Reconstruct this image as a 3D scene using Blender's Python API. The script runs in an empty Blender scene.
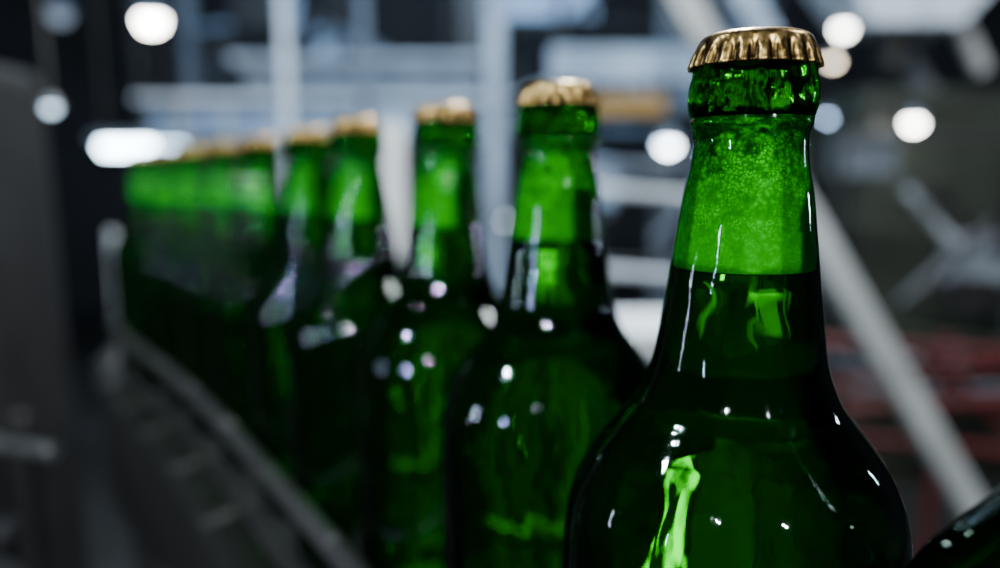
import bpy, math, random
from mathutils import Vector, Matrix
random.seed(4)
scene=bpy.context.scene
col=scene.collection

# ---------------------------------------------------------------- materials
def new_mat(name):
    m=bpy.data.materials.new(name); m.use_nodes=True
    nt=m.node_tree; nt.nodes.clear()
    out=nt.nodes.new('ShaderNodeOutputMaterial')
    return m,nt,out
def rgba(c): return (c[0],c[1],c[2],1)
def surf(name,c,rough=.5,metal=0.,var=.25,scale=8.,bump=.0):
    m,nt,out=new_mat(name)
    b=nt.nodes.new('ShaderNodeBsdfPrincipled')
    tc=nt.nodes.new('ShaderNodeTexCoord')
    n=nt.nodes.new('ShaderNodeTexNoise'); n.inputs['Scale'].default_value=scale; n.inputs['Detail'].default_value=5
    r=nt.nodes.new('ShaderNodeValToRGB')
    r.color_ramp.elements[0].position=.3; r.color_ramp.elements[1].position=.7
    r.color_ramp.elements[0].color=rgba([x*(1-var) for x in c])
    r.color_ramp.elements[1].color=rgba([min(1,x*(1+var)) for x in c])
    nt.links.new(tc.outputs['Object'],n.inputs['Vector'])
    nt.links.new(n.outputs['Fac'],r.inputs['Fac'])
    nt.links.new(r.outputs['Color'],b.inputs['Base Color'])
    b.inputs['Roughness'].default_value=rough; b.inputs['Metallic'].default_value=metal
    if bump:
        bp=nt.nodes.new('ShaderNodeBump'); bp.inputs['Strength'].default_value=bump; bp.inputs['Distance'].default_value=.01
        nt.links.new(n.outputs['Fac'],bp.inputs['Height']); nt.links.new(bp.outputs['Normal'],b.inputs['Normal'])
    nt.links.new(b.outputs[0],out.inputs[0])
    return m
def emis(name,c,s):
    m,nt,out=new_mat(name)
    e=nt.nodes.new('ShaderNodeEmission'); e.inputs[0].default_value=rgba(c); e.inputs[1].default_value=s
    nt.links.new(e.outputs[0],out.inputs[0]); return m

# green bottle glass wall : tinted transmission + fresnel gloss, denser towards the grazing edge
def glass_shell():
    m,nt,out=new_mat('green_glass')
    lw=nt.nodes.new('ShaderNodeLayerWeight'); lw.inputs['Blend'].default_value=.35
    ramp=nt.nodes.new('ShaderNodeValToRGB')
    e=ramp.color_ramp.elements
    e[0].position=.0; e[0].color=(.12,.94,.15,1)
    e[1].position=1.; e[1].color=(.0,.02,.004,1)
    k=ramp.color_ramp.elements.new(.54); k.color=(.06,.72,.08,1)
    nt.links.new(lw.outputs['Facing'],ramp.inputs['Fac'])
    tr=nt.nodes.new('ShaderNodeBsdfTransparent'); nt.links.new(ramp.outputs[0],tr.inputs[0])
    gl=nt.nodes.new('ShaderNodeBsdfGlossy'); gl.inputs['Roughness'].default_value=.025; gl.inputs['Color'].default_value=(.78,1,.95,1)
    fr=nt.nodes.new('ShaderNodeFresnel'); fr.inputs[0].default_value=1.48
    tc=nt.nodes.new('ShaderNodeTexCoord'); nz=nt.nodes.new('ShaderNodeTexNoise'); nz.inputs['Scale'].default_value=75; nz.inputs['Detail'].default_value=4
    mp=nt.nodes.new('ShaderNodeMapping'); mp.inputs['Scale'].default_value=(1,1,.5)
    bp=nt.nodes.new('ShaderNodeBump'); bp.inputs['Strength'].default_value=.20; bp.inputs['Distance'].default_value=.0022
    nt.links.new(tc.outputs['Object'],mp.inputs[0]); nt.links.new(mp.outputs[0],nz.inputs['Vector']); nt.links.new(nz.outputs['Fac'],bp.inputs['Height'])
    nt.links.new(bp.outputs[0],gl.inputs['Normal'])
    mx=nt.nodes.new('ShaderNodeMixShader')
    nt.links.new(fr.outputs[0],mx.inputs[0]); nt.links.new(tr.outputs[0],mx.inputs[1]); nt.links.new(gl.outputs[0],mx.inputs[2])
    nt.links.new(mx.outputs[0],out.inputs[0]); return m
def refr(name,c,ior,rough=.0,bump=.0,bs=60,dist=.003,vol=None,only=False,glow_mix=None):
    m,nt,out=new_mat(name)
    g=nt.nodes.new('ShaderNodeBsdfRefraction' if only else 'ShaderNodeBsdfGlass'); g.inputs['Color'].default_value=rgba(c); g.inputs['IOR'].default_value=ior; g.inputs['Roughness'].default_value=rough
    if bump:
        tc=nt.nodes.new('ShaderNodeTexCoord'); nz=nt.nodes.new('ShaderNodeTexNoise'); nz.inputs['Scale'].default_value=bs; nz.inputs['Detail'].default_value=3
        mp=nt.nodes.new('ShaderNodeMapping'); mp.inputs['Scale'].default_value=(1,1,.55)
        bp=nt.nodes.new('ShaderNodeBump'); bp.inputs['Strength'].default_value=bump; bp.inputs['Distance'].default_value=dist
        nt.links.new(tc.outputs['Object'],mp.inputs[0]); nt.links.new(mp.outputs[0],nz.inputs['Vector']); nt.links.new(nz.outputs['Fac'],bp.inputs['Height'])
        nt.links.new(bp.outputs[0],g.inputs['Normal'])
    if vol:
        va=nt.nodes.new('ShaderNodeVolumeAbsorption'); va.inputs[0].default_value=rgba(vol[:3]); va.inputs[1].default_value=vol[3]
        nt.links.new(va.outputs[0],out.inputs['Volume'])
    last=g
    if glow_mix:     # faint diffuse glow mixed in to lighten the dark beer
        d=nt.nodes.new('ShaderNodeBsdfDiffuse'); d.inputs[0].default_value=rgba(glow_mix[:3])
        mx=nt.nodes.new('ShaderNodeMixShader'); mx.inputs[0].default_value=glow_mix[3]
        nt.links.new(g.outputs[0],mx.inputs[1]); nt.links.new(d.outputs[0],mx.inputs[2]); last=mx
    nt.links.new(last.outputs[0],out.inputs[0]); return m
def foam_mat():
    m,nt,out=new_mat('beer_foam')
    tc=nt.nodes.new('ShaderNodeTexCoord')
    nw=nt.nodes.new('ShaderNodeTexNoise'); nw.inputs['Scale'].default_value=150; nw.inputs['Detail'].default_value=5
    nz=nt.nodes.new('ShaderNodeTexNoise'); nz.inputs['Scale'].default_value=260; nz.inputs['Detail'].default_value=9; nz.inputs['Roughness'].default_value=.7
    vo=nt.nodes.new('ShaderNodeTexVoronoi'); vo.inputs['Scale'].default_value=1700
    v2=nt.nodes.new('ShaderNodeTexVoronoi'); v2.inputs['Scale'].default_value=850
    for n in (vo,v2,nz,nw): nt.links.new(tc.outputs['Object'],n.inputs['Vector'])
    vm=nt.nodes.new('ShaderNodeMixRGB')   # patches of coarse and of fine bubbles
    cw=nt.nodes.new('ShaderNodeMapRange'); cw.inputs['From Min'].default_value=.46; cw.inputs['From Max'].default_value=.56
    nt.links.new(nw.outputs['Fac'],cw.inputs['Value']); nt.links.new(cw.outputs[0],vm.inputs[0])
    nt.links.new(vo.outputs['Distance'],vm.inputs[1]); nt.links.new(v2.outputs['Distance'],vm.inputs[2])
    sep=nt.nodes.new('ShaderNodeSeparateXYZ'); nt.links.new(tc.outputs['Object'],sep.inputs[0])
    mr=nt.nodes.new('ShaderNodeMapRange')      # 0 at liquid level, 1 at top of foam
    mr.inputs['From Min'].default_value=.1965; mr.inputs['From Max'].default_value=.232
    nt.links.new(sep.outputs['Z'],mr.inputs['Value'])
    ramp=nt.nodes.new('ShaderNodeValToRGB'); e=ramp.color_ramp.elements
    e[0].position=0; e[0].color=(.8,.8,.75,1); e[1].position=1; e[1].color=(.42,.48,.4,1)
    k=e.new(.04); k.color=(.50,.53,.45,1)
    k=e.new(.7); k.color=(.62,.66,.56,1)
    nt.links.new(mr.outputs[0],ramp.inputs[0])
    cl=nt.nodes.new('ShaderNodeMapRange'); cl.inputs['From Min'].default_value=.36; cl.inputs['From Max'].default_value=.64; cl.inputs['To Min'].default_value=.2; cl.inputs['To Max'].default_value=1.6
    nt.links.new(nz.outputs['Fac'],cl.inputs['Value'])
    cr=nt.nodes.new('ShaderNodeValToRGB'); c=cr.color_ramp.elements
    c[0].position=.1; c[0].color=(1.,1.,1.,1); c[1].position=.65; c[1].color=(.25,.25,.25,1)
    nt.links.new(vm.outputs[0],cr.inputs[0])
    m0=nt.nodes.new('ShaderNodeMixRGB'); m0.blend_type='MULTIPLY'; m0.inputs[0].default_value=1
    nt.links.new(cr.outputs[0],m0.inputs[1]); nt.links.new(cl.outputs[0],m0.inputs[2])
    mul=nt.nodes.new('ShaderNodeMixRGB'); mul.blend_type='MULTIPLY'
    ad=nt.nodes.new('ShaderNodeMath'); ad.operation='MULTIPLY_ADD'; ad.inputs[1].default_value=1.0; ad.inputs[2].default_value=.25; ad.use_clamp=True
    nt.links.new(mr.outputs[0],ad.inputs[0]); nt.links.new(ad.outputs[0],mul.inputs[0])
    nt.links.new(ramp.outputs[0],mul.inputs[1]); nt.links.new(m0.outputs[0],mul.inputs[2])
    bp=nt.nodes.new('ShaderNodeBump'); bp.inputs['Strength'].default_value=.6; bp.inputs['Distance'].default_value=.0008
    nt.links.new(nz.outputs['Fac'],bp.inputs['Height'])
    d=nt.nodes.new('ShaderNodeBsdfDiffuse'); t=nt.nodes.new('ShaderNodeBsdfTranslucent')
    for s in (d,t):
        nt.links.new(mul.outputs[0],s.inputs[0]); nt.links.new(bp.outputs[0],s.inputs['Normal'])
    m1=nt.nodes.new('ShaderNodeMixShader'); m1.inputs[0].default_value=.42
    nt.links.new(d.outputs[0],m1.inputs[1]); nt.links.new(t.outputs[0],m1.inputs[2])
    th=nt.nodes.new('ShaderNodeMath'); th.operation='MULTIPLY'; th.inputs[1].default_value=.46
    nt.links.new(mr.outputs[0],th.inputs[0])
    sub=nt.nodes.new('ShaderNodeMath'); sub.operation='SUBTRACT'
    nt.links.new(th.outputs[0],sub.inputs[0]); nt.links.new(nz.outputs['Fac'],sub.inputs[1])
    sc=nt.nodes.new('ShaderNodeMath'); sc.operation='MULTIPLY_ADD'; sc.inputs[1].default_value=8; sc.inputs[2].default_value=.9; sc.use_clamp=True
    nt.links.new(sub.outputs[0],sc.inputs[0])
    tr=nt.nodes.new('ShaderNodeBsdfTransparent')
    m2=nt.nodes.new('ShaderNodeMixShader')
    nt.links.new(sc.outputs[0],m2.inputs[0]); nt.links.new(m1.outputs[0],m2.inputs[1]); nt.links.new(tr.outputs[0],m2.inputs[2])
    nt.links.new(m2.outputs[0],out.inputs[0]); return m
def cap_mat():
    m,nt,out=new_mat('gold_crown')
    b=nt.nodes.new('ShaderNodeBsdfPrincipled'); b.inputs['Metallic'].default_value=1; b.inputs['Roughness'].default_value=.29
    tc=nt.nodes.new('ShaderNodeTexCoord'); nz=nt.nodes.new('ShaderNodeTexNoise'); nz.inputs['Scale'].default_value=350; nz.inputs['Detail'].default_value=6
    nt.links.new(tc.outputs['Object'],nz.inputs['Vector'])
    r=nt.nodes.new('ShaderNodeValToRGB'); e=r.color_ramp.elements
    e[0].position=.40; e[0].color=(.08,.048,.016,1); e[1].position=.60; e[1].color=(.46,.31,.12,1)
    nt.links.new(nz.outputs['Fac'],r.inputs[0])
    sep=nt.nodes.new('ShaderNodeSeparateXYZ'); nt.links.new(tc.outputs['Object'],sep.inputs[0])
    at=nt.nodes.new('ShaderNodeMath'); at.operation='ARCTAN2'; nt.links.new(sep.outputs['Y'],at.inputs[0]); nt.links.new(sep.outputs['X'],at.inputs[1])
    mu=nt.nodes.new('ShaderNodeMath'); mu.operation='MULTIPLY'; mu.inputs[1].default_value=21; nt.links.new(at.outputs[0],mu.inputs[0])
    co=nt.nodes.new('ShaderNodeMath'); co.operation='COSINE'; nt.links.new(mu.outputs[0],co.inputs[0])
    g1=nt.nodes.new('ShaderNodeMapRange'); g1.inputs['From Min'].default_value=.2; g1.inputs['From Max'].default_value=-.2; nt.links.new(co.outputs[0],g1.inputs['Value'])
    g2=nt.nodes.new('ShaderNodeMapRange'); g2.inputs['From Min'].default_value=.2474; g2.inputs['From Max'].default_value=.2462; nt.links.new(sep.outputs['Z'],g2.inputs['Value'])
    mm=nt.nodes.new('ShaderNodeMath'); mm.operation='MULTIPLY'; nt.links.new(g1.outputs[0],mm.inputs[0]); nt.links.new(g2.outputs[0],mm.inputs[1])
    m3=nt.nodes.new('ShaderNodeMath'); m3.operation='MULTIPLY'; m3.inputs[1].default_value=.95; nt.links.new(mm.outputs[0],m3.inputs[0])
    mx=nt.nodes.new('ShaderNodeMixRGB'); mx.inputs[2].default_value=(.014,.008,.003,1)  # dark brown painted into the flute grooves as their shade
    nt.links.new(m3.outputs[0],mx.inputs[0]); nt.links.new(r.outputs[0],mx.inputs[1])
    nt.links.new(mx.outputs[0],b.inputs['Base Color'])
    bp=nt.nodes.new('ShaderNodeBump'); bp.inputs['Strength'].default_value=.35; bp.inputs['Distance'].default_value=.0006
    nt.links.new(nz.outputs['Fac'],bp.inputs['Height']); nt.links.new(bp.outputs[0],b.inputs['Normal'])
    nt.links.new(b.outputs[0],out.inputs[0]); return m

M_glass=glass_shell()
M_lip=refr('green_lip_glass',(.14,.68,.16),1.28,0.01,.5,120)
M_beer=refr('green_beer',(.88,.98,.30),1.34,.05,.65,38,.006,(.87,.89,.2,54),True,(.09,.32,.03,.013))
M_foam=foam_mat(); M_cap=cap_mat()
M_steel=surf('brushed_steel',(.42,.45,.50),.32,.9,.15,20)
M_rail=surf('dull_rail_steel',(.13,.13,.145),.3,.8,.15,20)
M_dsteel=surf('dark_steel',(.008,.008,.009),.5,.2,.3,12)
M_belt=surf('belt_plastic',(.010,.010,.011),.5,0,.3,30)
M_blue=surf('blue_grey_paint',(.22,.30,.43),.45,.2,.35,4)
M_white=surf('white_paint',(.68,.73,.80),.45,0,.12,6)
M_brace=surf('galvanised_brace',(.50,.54,.59),.4,.2,.3,5)
M_pale=surf('pale_grey_paint',(.33,.37,.43),.5,0,.3,5)
M_mid=surf('mid_grey_paint',(.10,.12,.15),.5,0,.4,5)
M_dark=surf('dark_machine_paint',(.015,.015,.017),.45,.1,.3,5)
M_green=surf('dark_green_paint',(.020,.025,.018),.5,0,.6,2)
M_red=surf('red_paint',(.065,.005,.008),.5,0,.6,6)
M_orange=surf('ochre_paint',(.40,.20,.05),.5,0,.2,6)
M_floor=surf('concrete_floor',(.022,.022,.022),.4,0,.5,3,.1)
M_wall=surf('hall_wall_paint',(.016,.018,.022),.8,0,.35,1.3)
M_ceil=surf('ceiling_sheet',(.016,.017,.02),.8,0,.3,2)

# ---------------------------------------------------------------- mesh helpers
def link(ob,parent=None,mat=None):
    col.objects.link(ob)
    if parent: ob.parent=parent
    if mat and not ob.data.materials: ob.data.materials.append(mat)
    return ob
def mesh_ob(name,v,f,mat=None,parent=None,smooth=False,loc=None):
    me=bpy.data.meshes.new(name); me.from_pydata(v,[],f); me.validate(); me.update()
    if smooth:
        for p in me.polygons: p.use_smooth=True
    if mat: me.materials.append(mat)
    ob=bpy.data.objects.new(name,me)
    if loc: ob.location=loc
    return link(ob,parent)
def empty(name,loc,label,cat,group=None):
    e=bpy.data.objects.new(name,None); e.location=loc; e.empty_display_size=.05
    col.objects.link(e); e['label']=label; e['category']=cat
    if group: e['group']=group
    return e
def tag(o,label,cat,group=None):
    o['label']=label; o['category']=cat
    if group: o['group']=group
    return o
def catmull(pts,sub):
    P=[Vector(p) for p in pts]; P=[P[0]*2-P[1]]+P+[P[-1]*2-P[-2]]
    out=[]
    for i in range(1,len(P)-2):
        for k in range(sub):
            t=k/sub; a,b,c,d=P[i-1:i+3]
            out.append(.5*((2*b)+(c-a)*t+(2*a-5*b+4*c-d)*t*t+(3*b-a-3*c+d)*t**3))
    out.append(P[-2]); return out
def lathe(name,prof,seg=96,mat=None,parent=None,mod=None,closed=False,smooth=True):
    v=[];f=[]; n=len(prof)
    for i,(r,z) in enumerate(prof):
        for s in range(seg):
            a=2*math.pi*s/seg
            rr=r+(mod(i,a,r,z) if mod else 0)
            v.append((rr*math.cos(a),rr*math.sin(a),z))
    m=n if closed else n-1
    for i in range(m):
        j=(i+1)%n
        for s in range(seg):
            t=(s+1)%seg
            f.append((i*seg+s,i*seg+t,j*seg+t,j*seg+s))
    if not closed:
        for i,flip in ((0,True),(n-1,False)):
            c=len(v); v.append((0,0,prof[i][1]))
            for s in range(seg):
                t=(s+1)%seg
                f.append((i*seg+t,i*seg+s,c) if flip else (i*seg+s,i*seg+t,c))
    ob=mesh_ob(name,v,f,mat,parent,smooth)
    import bmesh
    bm=bmesh.new(); bm.from_mesh(ob.data); bmesh.ops.recalc_face_normals(bm,faces=bm.faces); bm.to_mesh(ob.data); bm.free()
    return ob
def box(name,lo,hi,mat,parent=None,bevel=.004,origin=None):
    lo=Vector(lo);hi=Vector(hi); c=(lo+hi)/2; d=(hi-lo)/2
    v=[(sx*d.x,sy*d.y,sz*d.z) for sx in(-1,1) for sy in(-1,1) for sz in(-1,1)]
    f=[(0,1,3,2),(4,6,7,5),(0,4,5,1),(2,3,7,6),(0,2,6,4),(1,5,7,3)]
    if parent: c=c-parent.location
    ob=mesh_ob(name,v,f,mat,parent,False,c)
    if bevel:
        b=ob.modifiers.new('bevel','BEVEL'); b.width=min(bevel,min(d)*.8); b.segments=3
    return ob
def tube(name,a,b,r,mat,parent=None,seg=24):
    a=Vector(a);b=Vector(b); off=parent.location if parent else Vector((0,0,0))
    L=(b-a).length; rot=(b-a).to_track_quat('Z','Y').to_matrix()
    c=(a+b)/2; v=[];f=[]
    prof=[(r*.9,-L/2),(r,-L/2+r*.1),(r,L/2-r*.1),(r*.9,L/2)]
    for rr,z in prof:
        for s in range(seg):
            t=2*math.pi*s/seg; v.append(tuple(rot@Vector((rr*math.cos(t),rr*math.sin(t),z))))
    for i in range(3):
        for s in range(seg):
            t=(s+1)%seg; f.append((i*seg+s,i*seg+t,(i+1)*seg+t,(i+1)*seg+s))
    f.append(tuple(reversed(range(seg)))); f.append(tuple(3*seg+s for s in range(seg)))
    return mesh_ob(name,v,f,mat,parent,False,c-off)
def beam(name,a,b,w,d,mat,parent=None):      # I-profile beam from a to b
    a=Vector(a);b=Vector(b); off=parent.location if parent else Vector((0,0,0))
    L=(b-a).length; rot=(b-a).to_track_quat('Z','Y').to_matrix()
    t=w*.14; W=w/2; D=d/2
    sec=[(-W,-D),(W,-D),(W,-D+t),(t/2,-D+t),(t/2,D-t),(W,D-t),(W,D),(-W,D),(-W,D-t),(-t/2,D-t),(-t/2,-D+t),(-W,-D+t)]
    v=[tuple(rot@Vector((x,y,z))) for z in(-L/2,L/2) for x,y in sec]; n=12
    f=[(i,(i+1)%n,n+(i+1)%n,n+i) for i in range(n)]+[tuple(reversed(range(n))),tuple(range(n,2*n))]
    return mesh_ob(name,v,f,mat,parent,False,(a+b)/2-off)

# ---------------------------------------------------------------- bottle
BELT=1.0; H=.250
def Z(mm): return H-mm/1000
LV=52.8
LE=18.2
P_out=[(13.6,7),(13.8,9.0),(14.25,11),(14.45,13.5),(14.3,16.0),(13.85,17.5),(13.6,18.2),(13.75,19.0),(13.6,20.0),(13.1,21.2),(12.9,24),(13.6,30),(14.9,36.6),(17.2,53),(19.6,70),(21.2,77.3),(24.1,84.3),(27.5,89),(31.5,94),(35.3,99.3),(38.2,105),(40.2,111),(41.4,118),(41.9,126),(42.0,140),(42.0,230),(41.3,240),(39,247),(36,250)]
def prof(a,b,inset=0,sub=5):
    c=catmull([(r,m,0) for r,m in P_out],sub)
    return [((p.x-inset)/1000,Z(p.y)) for p in c if a-1e-6<=p.y<=b+1e-6]

tmpl=empty('beer_bottle',(0,0,BELT),'green glass beer bottle with gold crown cap on conveyor','bottle','filled beer bottles on the conveyor')
parts=[]
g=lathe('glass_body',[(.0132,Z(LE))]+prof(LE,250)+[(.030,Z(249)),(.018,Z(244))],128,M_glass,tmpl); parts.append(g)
lp=[(r,z) for r,z in prof(7,LE)]
lip=[(.0098,Z(1.4)),(.0108,Z(2.2)),(.0118,Z(4)),(.0124,Z(6))]+lp+[(.0133,Z(LE)),(.0120,Z(17)),(.0108,Z(11)),(.0092,Z(1.6))]
l=lathe('bottle_lip',lip,128,M_lip,tmpl,closed=True); parts.append(l)
bp_=prof(LV+.4,246,.5)
beer=[(.0001,Z(LV))]+[(bp_[0][0]*.6,Z(LV)),(bp_[0][0]-.0008,Z(LV-.05)),(bp_[0][0]-.0001,Z(LV-.35))]+bp_+[(.030,Z(247)),(.015,Z(243))]
b=lathe('beer',beer,128,M_beer,tmpl); parts.append(b)
fp=prof(19.4,LV-.6,.55)
fo=lathe('beer_foam',[(.010,Z(18.6)),(.0125,Z(18.8))]+fp+[(fp[-1][0]*.99,Z(LV-.42)),(.008,Z(LV-.42))],128,M_foam,tmpl); parts.append(fo)
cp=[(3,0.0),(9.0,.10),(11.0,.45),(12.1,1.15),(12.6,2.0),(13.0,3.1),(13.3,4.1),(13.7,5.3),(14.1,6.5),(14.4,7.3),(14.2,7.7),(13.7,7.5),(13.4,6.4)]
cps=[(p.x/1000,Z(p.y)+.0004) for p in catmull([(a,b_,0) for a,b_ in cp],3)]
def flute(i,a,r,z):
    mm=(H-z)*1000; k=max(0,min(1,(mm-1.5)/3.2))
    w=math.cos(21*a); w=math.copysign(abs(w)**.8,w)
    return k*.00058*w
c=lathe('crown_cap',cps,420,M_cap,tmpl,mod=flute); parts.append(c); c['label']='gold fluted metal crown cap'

pts=[(.106,.113),(.0579,.185),(.0202,.277),(-.0240,.352),(-.0765,.428),(-.1225,.510),(-.180,.598),(-.238,.684),(-.297,.763),(-.356,.840),(-.413,.920)]
labels={1:'green beer bottle, foam in neck, fluted gold crown cap'}
for i,(x,y) in enumerate(pts):
    if i==0:
        root=tmpl
    else:
        root=tmpl.copy(); col.objects.link(root)
        for p in parts:
            q=p.copy(); col.objects.link(q); q.parent=root
            q.matrix_parent_inverse=Matrix.Identity(4)
    root.location=(x,y,BELT); root.rotation_euler=(0,0,random.uniform(0,6.28))
    if i in labels: root['label']=labels[i]

# ---------------------------------------------------------------- conveyor
path=catmull([(.20,-.20,0),(.165,-.05,0),(.135,.04,0)]+[(x,y,0) for x,y in pts]+[(-.450,1.01,0),(-.462,1.11,0),(-.450,1.21,0),(-.425,1.30,0),(-.395,1.40,0),(-.375,1.55,0),(-.365,1.7,0),(-.36,1.85,0)],6)
for it in range(60):
    path=[path[0]]+[(path[i-1]+path[i]*2+path[i+1])/4 for i in range(1,len(path)-1)]+[path[-1]]
def sweep(name,u0,u1,z0,z1,mat,parent,zoff=0):
    v=[];f=[];n=len(path); o=parent.location
    for i,p in enumerate(path):
        t=(path[min(i+1,n-1)]-path[max(i-1,0)]).normalized(); nl=Vector((-t.y,t.x,0))
        e=min(abs(u1-u0),abs(z1-z0))*.3
        for u,z in ((u0+e,z0),(u1-e,z0),(u1,z0+e),(u1,z1-e),(u1-e,z1),(u0+e,z1),(u0,z1-e),(u0,z0+e)):
            q=p+nl*u; v.append((q.x-o.x,q.y-o.y,z-o.z))
    m=8
    for i in range(n-1):
        for s in range(m):
            t=(s+1)%m; f.append((i*m+s,i*m+t,(i+1)*m+t,(i+1)*m+s))
    f.append(tuple(reversed(range(m)))); f.append(tuple((n-1)*m+s for s in range(m)))
    return mesh_ob(name,v,f,mat,parent,True)
conv=empty('bottle_conveyor',(-.1,.5,0),'curved steel bottle conveyor with dark belt and guide rails','conveyor')
sweep('belt',-.050,.050,.985,1.0,M_belt,conv)
sweep('side_frame',.066,.072,.86,.992,M_dsteel,conv)
sweep('side_frame',-.072,-.066,.86,.992,M_dsteel,conv)
sweep('guide_rail',.047,.058,1.048,1.058,M_rail,conv)
sweep('guide_rail',-.058,-.047,1.048,1.058,M_rail,conv)
sweep('wear_strip',.052,.080,.990,.998,M_dsteel,conv)
n=len(path)
for i in range(8,n-6,26):
    p=path[i]; t=(path[i+1]-path[i-1]).normalized(); nl=Vector((-t.y,t.x,0))
    for s in (1,-1):
        a=p+nl*.0545*s
        tube('rail_bracket',(a.x,a.y,.99),(a.x,a.y,1.050),.003,M_dsteel,conv,12)
for i in (22,60,90):
    p=path[min(i,n-2)]; t=(path[i+1]-path[i-1]).normalized(); nl=Vector((-t.y,t.x,0))
    for s in (1,-1):
        a=p+nl*.060*s; tube('leg',(a.x,a.y,0),(a.x,a.y,.88),.02,M_dsteel,conv)

# ---------------------------------------------------------------- hall
def struct(name,lo,hi,mat):
    o=box(name,lo,hi,mat,None,0); o['kind']='structure'; return o
struct('floor',(-4.5,-2.5,-.1),(4.5,7,0),M_floor)
struct('ceiling',(-4.5,-2.5,3.4),(4.5,7,3.5),M_ceil)
struct('wall_back',(-4.5,7,0),(4.5,7.1,3.4),M_wall)
struct('wall_left',(-4.6,-2.5,0),(-4.5,7,3.4),M_wall)
struct('wall_right',(4.5,-2.5,0),(4.6,7,3.4),M_wall)
struct('wall_front',(-4.5,-2.6,0),(4.5,-2.5,3.4),M_wall)

def pendant(x,y,z,r,strength,color=(1,.97,.93),label='small white pendant lamp hanging from the ceiling'):
    e=empty('pendant_lamp',(x,y,z),label,'lamp','pendant lamps under the ceiling')
    lathe('lamp_shade',[(r*1.02,0.0),(r*1.5,-r*.25),(r*1.45,-r*.1),(r*.9,r*.9),(r*.4,r*1.3),(r*.1,r*1.4)],32,M_mid,e)
    lathe('bulb',[(r*.05,-r*1.15),(r*.6,-r*1.0),(r*.95,-r*.5),(r*1.0,0),(r*.8,r*.5),(r*.2,r*.7)],32,emis('bulb_glow',color,strength),e)
    tube('rod',(x,y,z+r*1.3),(x,y,3.4),.003,M_dark,e,8)
pendant(-1.53,3.6,1.92,.052,60)
pendant(-.602,1.08,1.316,.0085,7,(.6,.8,1))
pendant(1.195,2.85,1.742,.026,45)
pendant(1.145,2.8,1.625,.018,22,(1,.85,.65))
pendant(1.47,2.85,1.425,.026,70)
pendant(.60,2.85,1.350,.030,60,(.8,.9,1))
pendant(.565,2.75,1.347,.020,25,(.6,.8,1))
pendant(1.12,2.75,1.432,.012,22,(.45,.65,1))
pendant(-2.25,4.2,2.06,.05,.7,(.6,.75,1))
def tubelamp(x,y,z,L,r,strength,color):
    e=empty('tube_lamp',(x,y,z),'white fluorescent tube lamp hanging over the line','lamp')
    tube('lamp_tube',(x-L/2,y,z),(x+L/2,y,z),r,emis('tube_glow',color,strength),e)
    box('lamp_housing',(x-L/2-.02,y-.03,z+r),(x+L/2+.02,y+.03,z+r+.03),M_mid,e)
    for s in(-1,1): tube('rod',(x+s*L*.4,y,z+r+.03),(x+s*L*.4,y,3.4),.004,M_dark,e,8)
tubelamp(-1.35,3,1.345,.32,.007,12,(.45,.72,1))
tubelamp(-1.33,2.85,1.330,.18,.020,40,(.65,.86,1))
tubelamp(-.02,4.6,.98,.10,.02,10,(.75,.88,1))
# unseen light added behind the nearest bottle to make its yellow-green streak
wx,wy=.251,.60
wl=empty('streak_light',(wx,wy,0),'slim upright light with dark side shade, added for the streak in the nearest bottle','lamp')
tube('post',(wx,wy,0),(wx,wy,.56),.006,M_dark,wl)
tube('lamp_tube',(wx,wy,.56),(wx,wy,.975),.009,emis('streak_glow',(1,.95,.22),8),wl)
tube('lamp_base',(wx,wy,0),(wx,wy,.015),.06,M_dark,wl)
tube('lamp_end',(wx,wy,.975),(wx,wy,.985),.011,M_dark,wl)
box('streak_blocker',(wx-.016,wy-.010,.55),(wx-.013,wy+.015,.985),M_dark,wl,.001)  # added plate that keeps this light off the farther bottles

def column(x,y,w,mat,label,z1=3.4):
    o=beam('steel_column',(x,y,0),(x,y,z1),w,w,mat); tag(o,label,'column'); return o
column(-.016,2.6,.055,M_blue,'grey-blue steel column standing on the hall floor')
column(-.79,3.0,.030,M_white,'white painted steel column behind the bottle line')
column(-1.75,4.6,.06,M_mid,'grey-blue steel column beside the tube lamp')
column(-.60,3.6,.04,M_mid,'slim grey-blue steel column beside the ducts')
column(.95,4.6,.10,M_mid,'mid grey steel column standing on the hall floor')
def diagbox(a,b,w,mat,label,d=None):
    a=Vector(a);b=Vector(b);L=(b-a).length; d=d or w
    o=box('diagonal_brace',(-w/2,-d/2,-L/2),(w/2,d/2,L/2),mat,None,.006)
    o.location=(a+b)/2; o.rotation_mode='QUATERNION'; o.rotation_quaternion=(b-a).to_track_quat('Z','Y'); tag(o,label,'beam')
diagbox((-.843,1.55,3.38),(1.33,1.55,0.02),.050,M_brace,'long pale diagonal steel brace reaching the floor')
diagbox((.9,4.3,3.38),(2.9,4.3,.9),.08,M_pale,'pale grey diagonal roof brace')
diagbox((.0,3.2,3.38),(1.05,3.2,1.75),.09,M_pale,'short pale diagonal brace under the roof')
diagbox((-3.59,5.3,3.38),(.9,5.3,1.2),.09,M_mid,'grey sloping girder behind the ducts')
diagbox((1.2,3.7,3.38),(2.2,3.7,1.7),.06,M_white,'slim white diagonal brace above the cabinet')
diagbox((2.6,2.5,3.38),(.9,2.5,1.95),.05,M_pale,'pale grey sloping roof brace above the cabinet')
duct=empty('overhead_duct',(-.9,4,1.45),'long blue-grey sheet metal machine casing with ribs','machine')
box('casing',(-1.75,4,1.42),(-.10,4.5,1.60),M_blue,duct)
box('casing',(-1.3,4.1,1.66),(-.10,4.5,1.80),M_mid,duct)
box('ledge',(-1.8,3.95,1.60),(-.08,4.5,1.625),M_white,duct)
box('ledge',(-1.35,4.05,1.80),(-.08,4.5,1.83),M_pale,duct)
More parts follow.
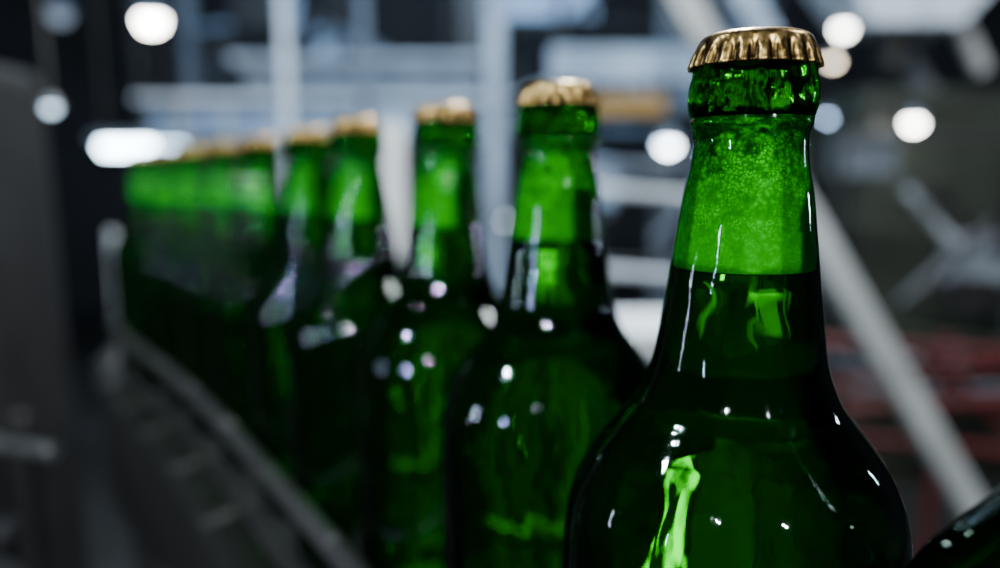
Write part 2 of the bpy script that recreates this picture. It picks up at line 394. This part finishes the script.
for k in range(7): box('rib',(-1.6+k*.23,3.97,1.42),(-1.57+k*.23,4.0,1.60),M_pale,duct)
for k in (-1.5,-.4): box('leg',(k,4.1,0),(k+.08,4.2,1.42),M_dark,duct)
gp=empty('safety_screen',(-.27,2,0),'white upright safety screen on thin steel post','screen')
box('screen_sheet',(-.295,2.0,1.02),(-.245,2.02,1.36),M_white,gp)
box('leg',(-.28,2.0,0),(-.26,2.02,1.02),M_dark,gp)
cr=empty('crane_girder',(.6,4,1.65),'pale grey overhead girder with hanging ochre gearbox','crane')
box('girder',(.25,4,1.69),(1.1,4.15,1.86),M_pale,cr)
box('gearbox',(.42,3.9,1.53),(.80,4.1,1.62),M_orange,cr)
for k in(.45,.75): tube('hanger',(k,4.0,1.6),(k,4.0,1.7),.012,M_dark,cr)
for k in(.3,1.05): tube('hanger',(k,4.07,1.85),(k,4.07,3.4),.02,M_dark,cr)
rl=empty('guard_railing',(.3,2,0),'white tubular guard railing with steel posts','railing')
for z in(1.205,1.0,.78): tube('rail',(.10,2,z),(.5,2,z-.03),.012,M_pale,rl)
for x in(.10,.5): tube('post',(x,2,0),(x,2,1.21),.014,M_pale,rl)
pc=empty('steel_work_table',(.3,1.75,0),'pale steel side table with raised lip','table')
box('table_top',(.14,1.6,.86),(.42,1.9,.90),M_white,pc)
box('apron',(.16,1.62,.74),(.40,1.64,.86),M_pale,pc)
for x in(.17,.38):
    for y in(1.63,1.86): tube('leg',(x,y,0),(x,y,.86),.015,M_dark,pc)
hp=empty('white_hopper',(1.5,3.2,1.9),'white sheet metal hopper hanging below the ceiling','hopper')
v=[(-.5,-.2,.5),(.7,-.2,.5),(.7,.4,.5),(-.5,.4,.5),(-.1,-.1,-.1),(.25,-.1,-.1),(.25,.2,-.1),(-.1,.2,-.1)]
mesh_ob('hopper_shell',v,[(0,1,5,4),(1,2,6,5),(2,3,7,6),(3,0,4,7),(0,3,2,1),(4,5,6,7)],M_white,hp)
tube('outlet',(1.57,3.25,1.65),(1.57,3.25,1.82),.06,M_dark,hp)
for x in(1.05,2.15): tube('hanger',(x,3.3,2.35),(x,3.3,3.4),.02,M_dark,hp)
cb=empty('control_cabinet',(1.75,3.1,0),'dark green control cabinet with two doors','cabinet')
box('body',(1.35,3,.0),(2.5,3.5,1.55),M_green,cb,.01)
for x in(1.38,1.94):
    box('door',(x,2.98,.1),(x+.53,3.0,1.50),M_green,cb); box('door_handle',(x+.46,2.955,.8),(x+.48,2.98,.95),M_steel,cb)
# irregular machine frames
def frame(x0,x1,y0,y1,z0,z1,n,mats,label,rr=(.008,.022)):
    e=empty('machine_scaffold',((x0+x1)/2,(y0+y1)/2,0),label,'machine frame')
    for x in(x0,x1):
        for y in(y0,y1): tube('leg',(x,y,0),(x,y,z1),.014,M_dark,e,12)
    for k in range(n):
        a=Vector((random.uniform(x0,x1),random.uniform(y0,y1),random.uniform(z0,z1)))
        ln=random.uniform(.15,.5)*(x1-x0); an=random.choice([.12,-.15,.9,-.9,1.45,.4])
        b_=a+Vector((math.cos(an)*ln,0,math.sin(an)*ln*.8))
        b_.x=min(b_.x,x1); b_.z=min(max(b_.z,z0),z1)
        if (b_-a).length<.04: continue
        if k%3==0: box('plate',(min(a.x,b_.x),a.y,min(a.z,b_.z)),(max(a.x,b_.x)+.03,a.y+.02,max(a.z,b_.z)+.03),random.choice(mats),e,.002)
        else: tube('strut',a,b_,random.uniform(*rr),random.choice(mats),e,12)
    for z in(z0,z1): 
        tube('crossbar',(x0,y0,z),(x1,y0,z),.012,random.choice(mats),e,12)
frame(1.05,1.95,2.45,2.72,.55,1.34,30,[M_mid,M_dark,M_green,M_dark,M_mid,M_pale],'cluttered grey machine frame with angled struts')
frame(.25,.95,3.0,3.15,.9,1.27,12,[M_mid,M_dark,M_blue],'low cluttered machine frame with grey struts')
frame(-2.1,-.95,4.7,5.0,1.3,2.5,26,[M_mid,M_blue,M_dark,M_dark,M_pale],'tall blue-grey machine frame with angled struts',(.012,.03))
frame(-.3,1.6,4.8,5.1,1.5,2.6,36,[M_mid,M_blue,M_dark,M_dark,M_pale],'wide grey machine frame with angled struts',(.012,.035))
rp=tube('red_pipe',(2.2,3.8,2.1),(3.4,3.8,2.1),.07,M_red); tag(rp,'thick dark red fire water pipe','pipe')
tube_h=[tube('pipe_hanger',(x,3.8,2.15),(x,3.8,3.4),.01,M_dark) for x in(2.4,3.1)]
for t_ in tube_h:
    t_.parent=rp; t_.location=Vector(t_.location)-Vector(rp.location)
rb=empty('red_barrier',(1.3,2.2,0),'dark red painted steel barrier with sloping bars','barrier')
for (xa,za,xb,zb,r) in((.88,.76,1.75,.70,.018),(.88,.62,1.45,.69,.014),(1.0,.56,1.75,.60,.02),(.9,.48,1.6,.42,.016),(1.2,.74,1.55,.45,.014)):
    tube('bar',(xa,2.2,za),(xb,2.2,zb),r,M_red,rb)
for x in(.88,1.3,1.75): tube('post',(x,2.22,0),(x,2.22,.77),.016,M_red,rb)
lm=empty('filling_machine',(-1.1,1.3,0),'dark grey filling machine housing with rounded edges','machine')
box('housing',(-1.6,1.15,.0),(-.78,1.4,1.40),M_dsteel,lm,.03)
box('access_door',(-1.5,1.14,.3),(-.85,1.15,1.3),M_dark,lm,.004)
tube('door_handle',(-.88,1.12,.8),(-.88,1.12,1.0),.01,M_steel,lm)
sp=empty('steel_post',(-.605,1.22,0),'stainless steel post beside the conveyor bend','post')
tube('post',(-.605,1.22,0),(-.605,1.22,.98),.010,M_rail,sp)
tube('glint_sleeve',(-.605,1.22,.98),(-.605,1.22,1.14),.007,M_pale,sp)  # pale colour stands in for a bright vertical reflection
tube('post_foot',(-.605,1.22,0),(-.605,1.22,.01),.05,M_rail,sp)
pp=empty('pipe_rack',(-.60,.92,0),'rack of dull steel pipes beside the conveyor','pipes')
tube('pipe',(-.72,.95,.90),(-.50,.83,.92),.008,M_steel,pp)
tube('pipe',(-.72,.97,.74),(-.50,.81,.74),.014,M_rail,pp)
tube('pipe',(-.56,.87,0),(-.56,.87,.95),.013,M_dsteel,pp)
tube('pipe',(-.64,.92,0),(-.64,.92,.93),.013,M_dsteel,pp)
tube('pipe',(-.72,.87,.60),(-.48,.75,.78),.012,M_rail,pp)
for z in(.905,.80): 
    tube('valve',(-.60,.90,z),(-.60,.87,z),.010,M_rail,pp)

# ---------------------------------------------------------------- lights
def area(name,loc,target,sx,sy,power,color):
    L=bpy.data.lights.new(name,'AREA'); L.shape='RECTANGLE'; L.size=sx; L.size_y=sy; L.energy=power; L.color=color
    o=bpy.data.objects.new(name,L); o.location=loc
    o.rotation_euler=(Vector(target)-Vector(loc)).to_track_quat('-Z','Y').to_euler(); col.objects.link(o); return o
area('hall_fill_light',(.3,1.5,2.7),(-.05,.5,1.2),.08,.04,110,(.97,1,.95))
area('hall_fill_light',(-1.1,-.5,1.42),(.05,.3,1.15),.02,.16,3,(.60,.80,1))
area('hall_fill_light',(-.55,-1.0,1.95),(-.02,.35,1.2),.02,.02,38,(.93,1,.95))  # added front light to brighten the foam
area('hall_fill_light',(.55,-1.0,1.85),(.03,.25,1.2),.02,.02,20,(.95,1,.95))  # second added front light, from the right, for the foam
area('hall_fill_light',(-.80,.15,1.95),(-.30,.80,1.2),.02,.02,9,(.82,.95,1))  # added to brighten the necks of the far bottles
area('hall_fill_light',(.9,.5,1.30),(.05,.2,1.15),.012,.07,.4,(.85,.93,1))  # added strip out of view, gives the right rim highlight
area('hall_fill_light',(-.75,.30,1.22),(.05,.25,1.12),.010,.12,.35,(.75,.88,1))  # added strip out of view for the left rim highlight
area('hall_fill_light',(0,2.4,3.3),(0,4.5,1.5),3,.5,230,(.52,.75,1))
area('hall_fill_light',(1.9,1.0,3.2),(1.0,2.2,.9),.5,.4,55,(1,.98,.94))
w=bpy.data.worlds.new('hall_world'); w.use_nodes=True; scene.world=w
w.node_tree.nodes['Background'].inputs[0].default_value=(.5,.6,.8,1); w.node_tree.nodes['Background'].inputs[1].default_value=.03

# ---------------------------------------------------------------- camera
cd=bpy.data.cameras.new('camera'); cam=bpy.data.objects.new('camera',cd); col.objects.link(cam)
cam.location=(0,0,1.218); cam.rotation_euler=(math.radians(90-10.2),0,0)
cd.lens=28.08; cd.sensor_width=36; cd.clip_start=.01; cd.shift_y=.036
cd.dof.use_dof=True; cd.dof.focus_distance=.172; cd.dof.aperture_fstop=28.08/6.9
scene.camera=cam
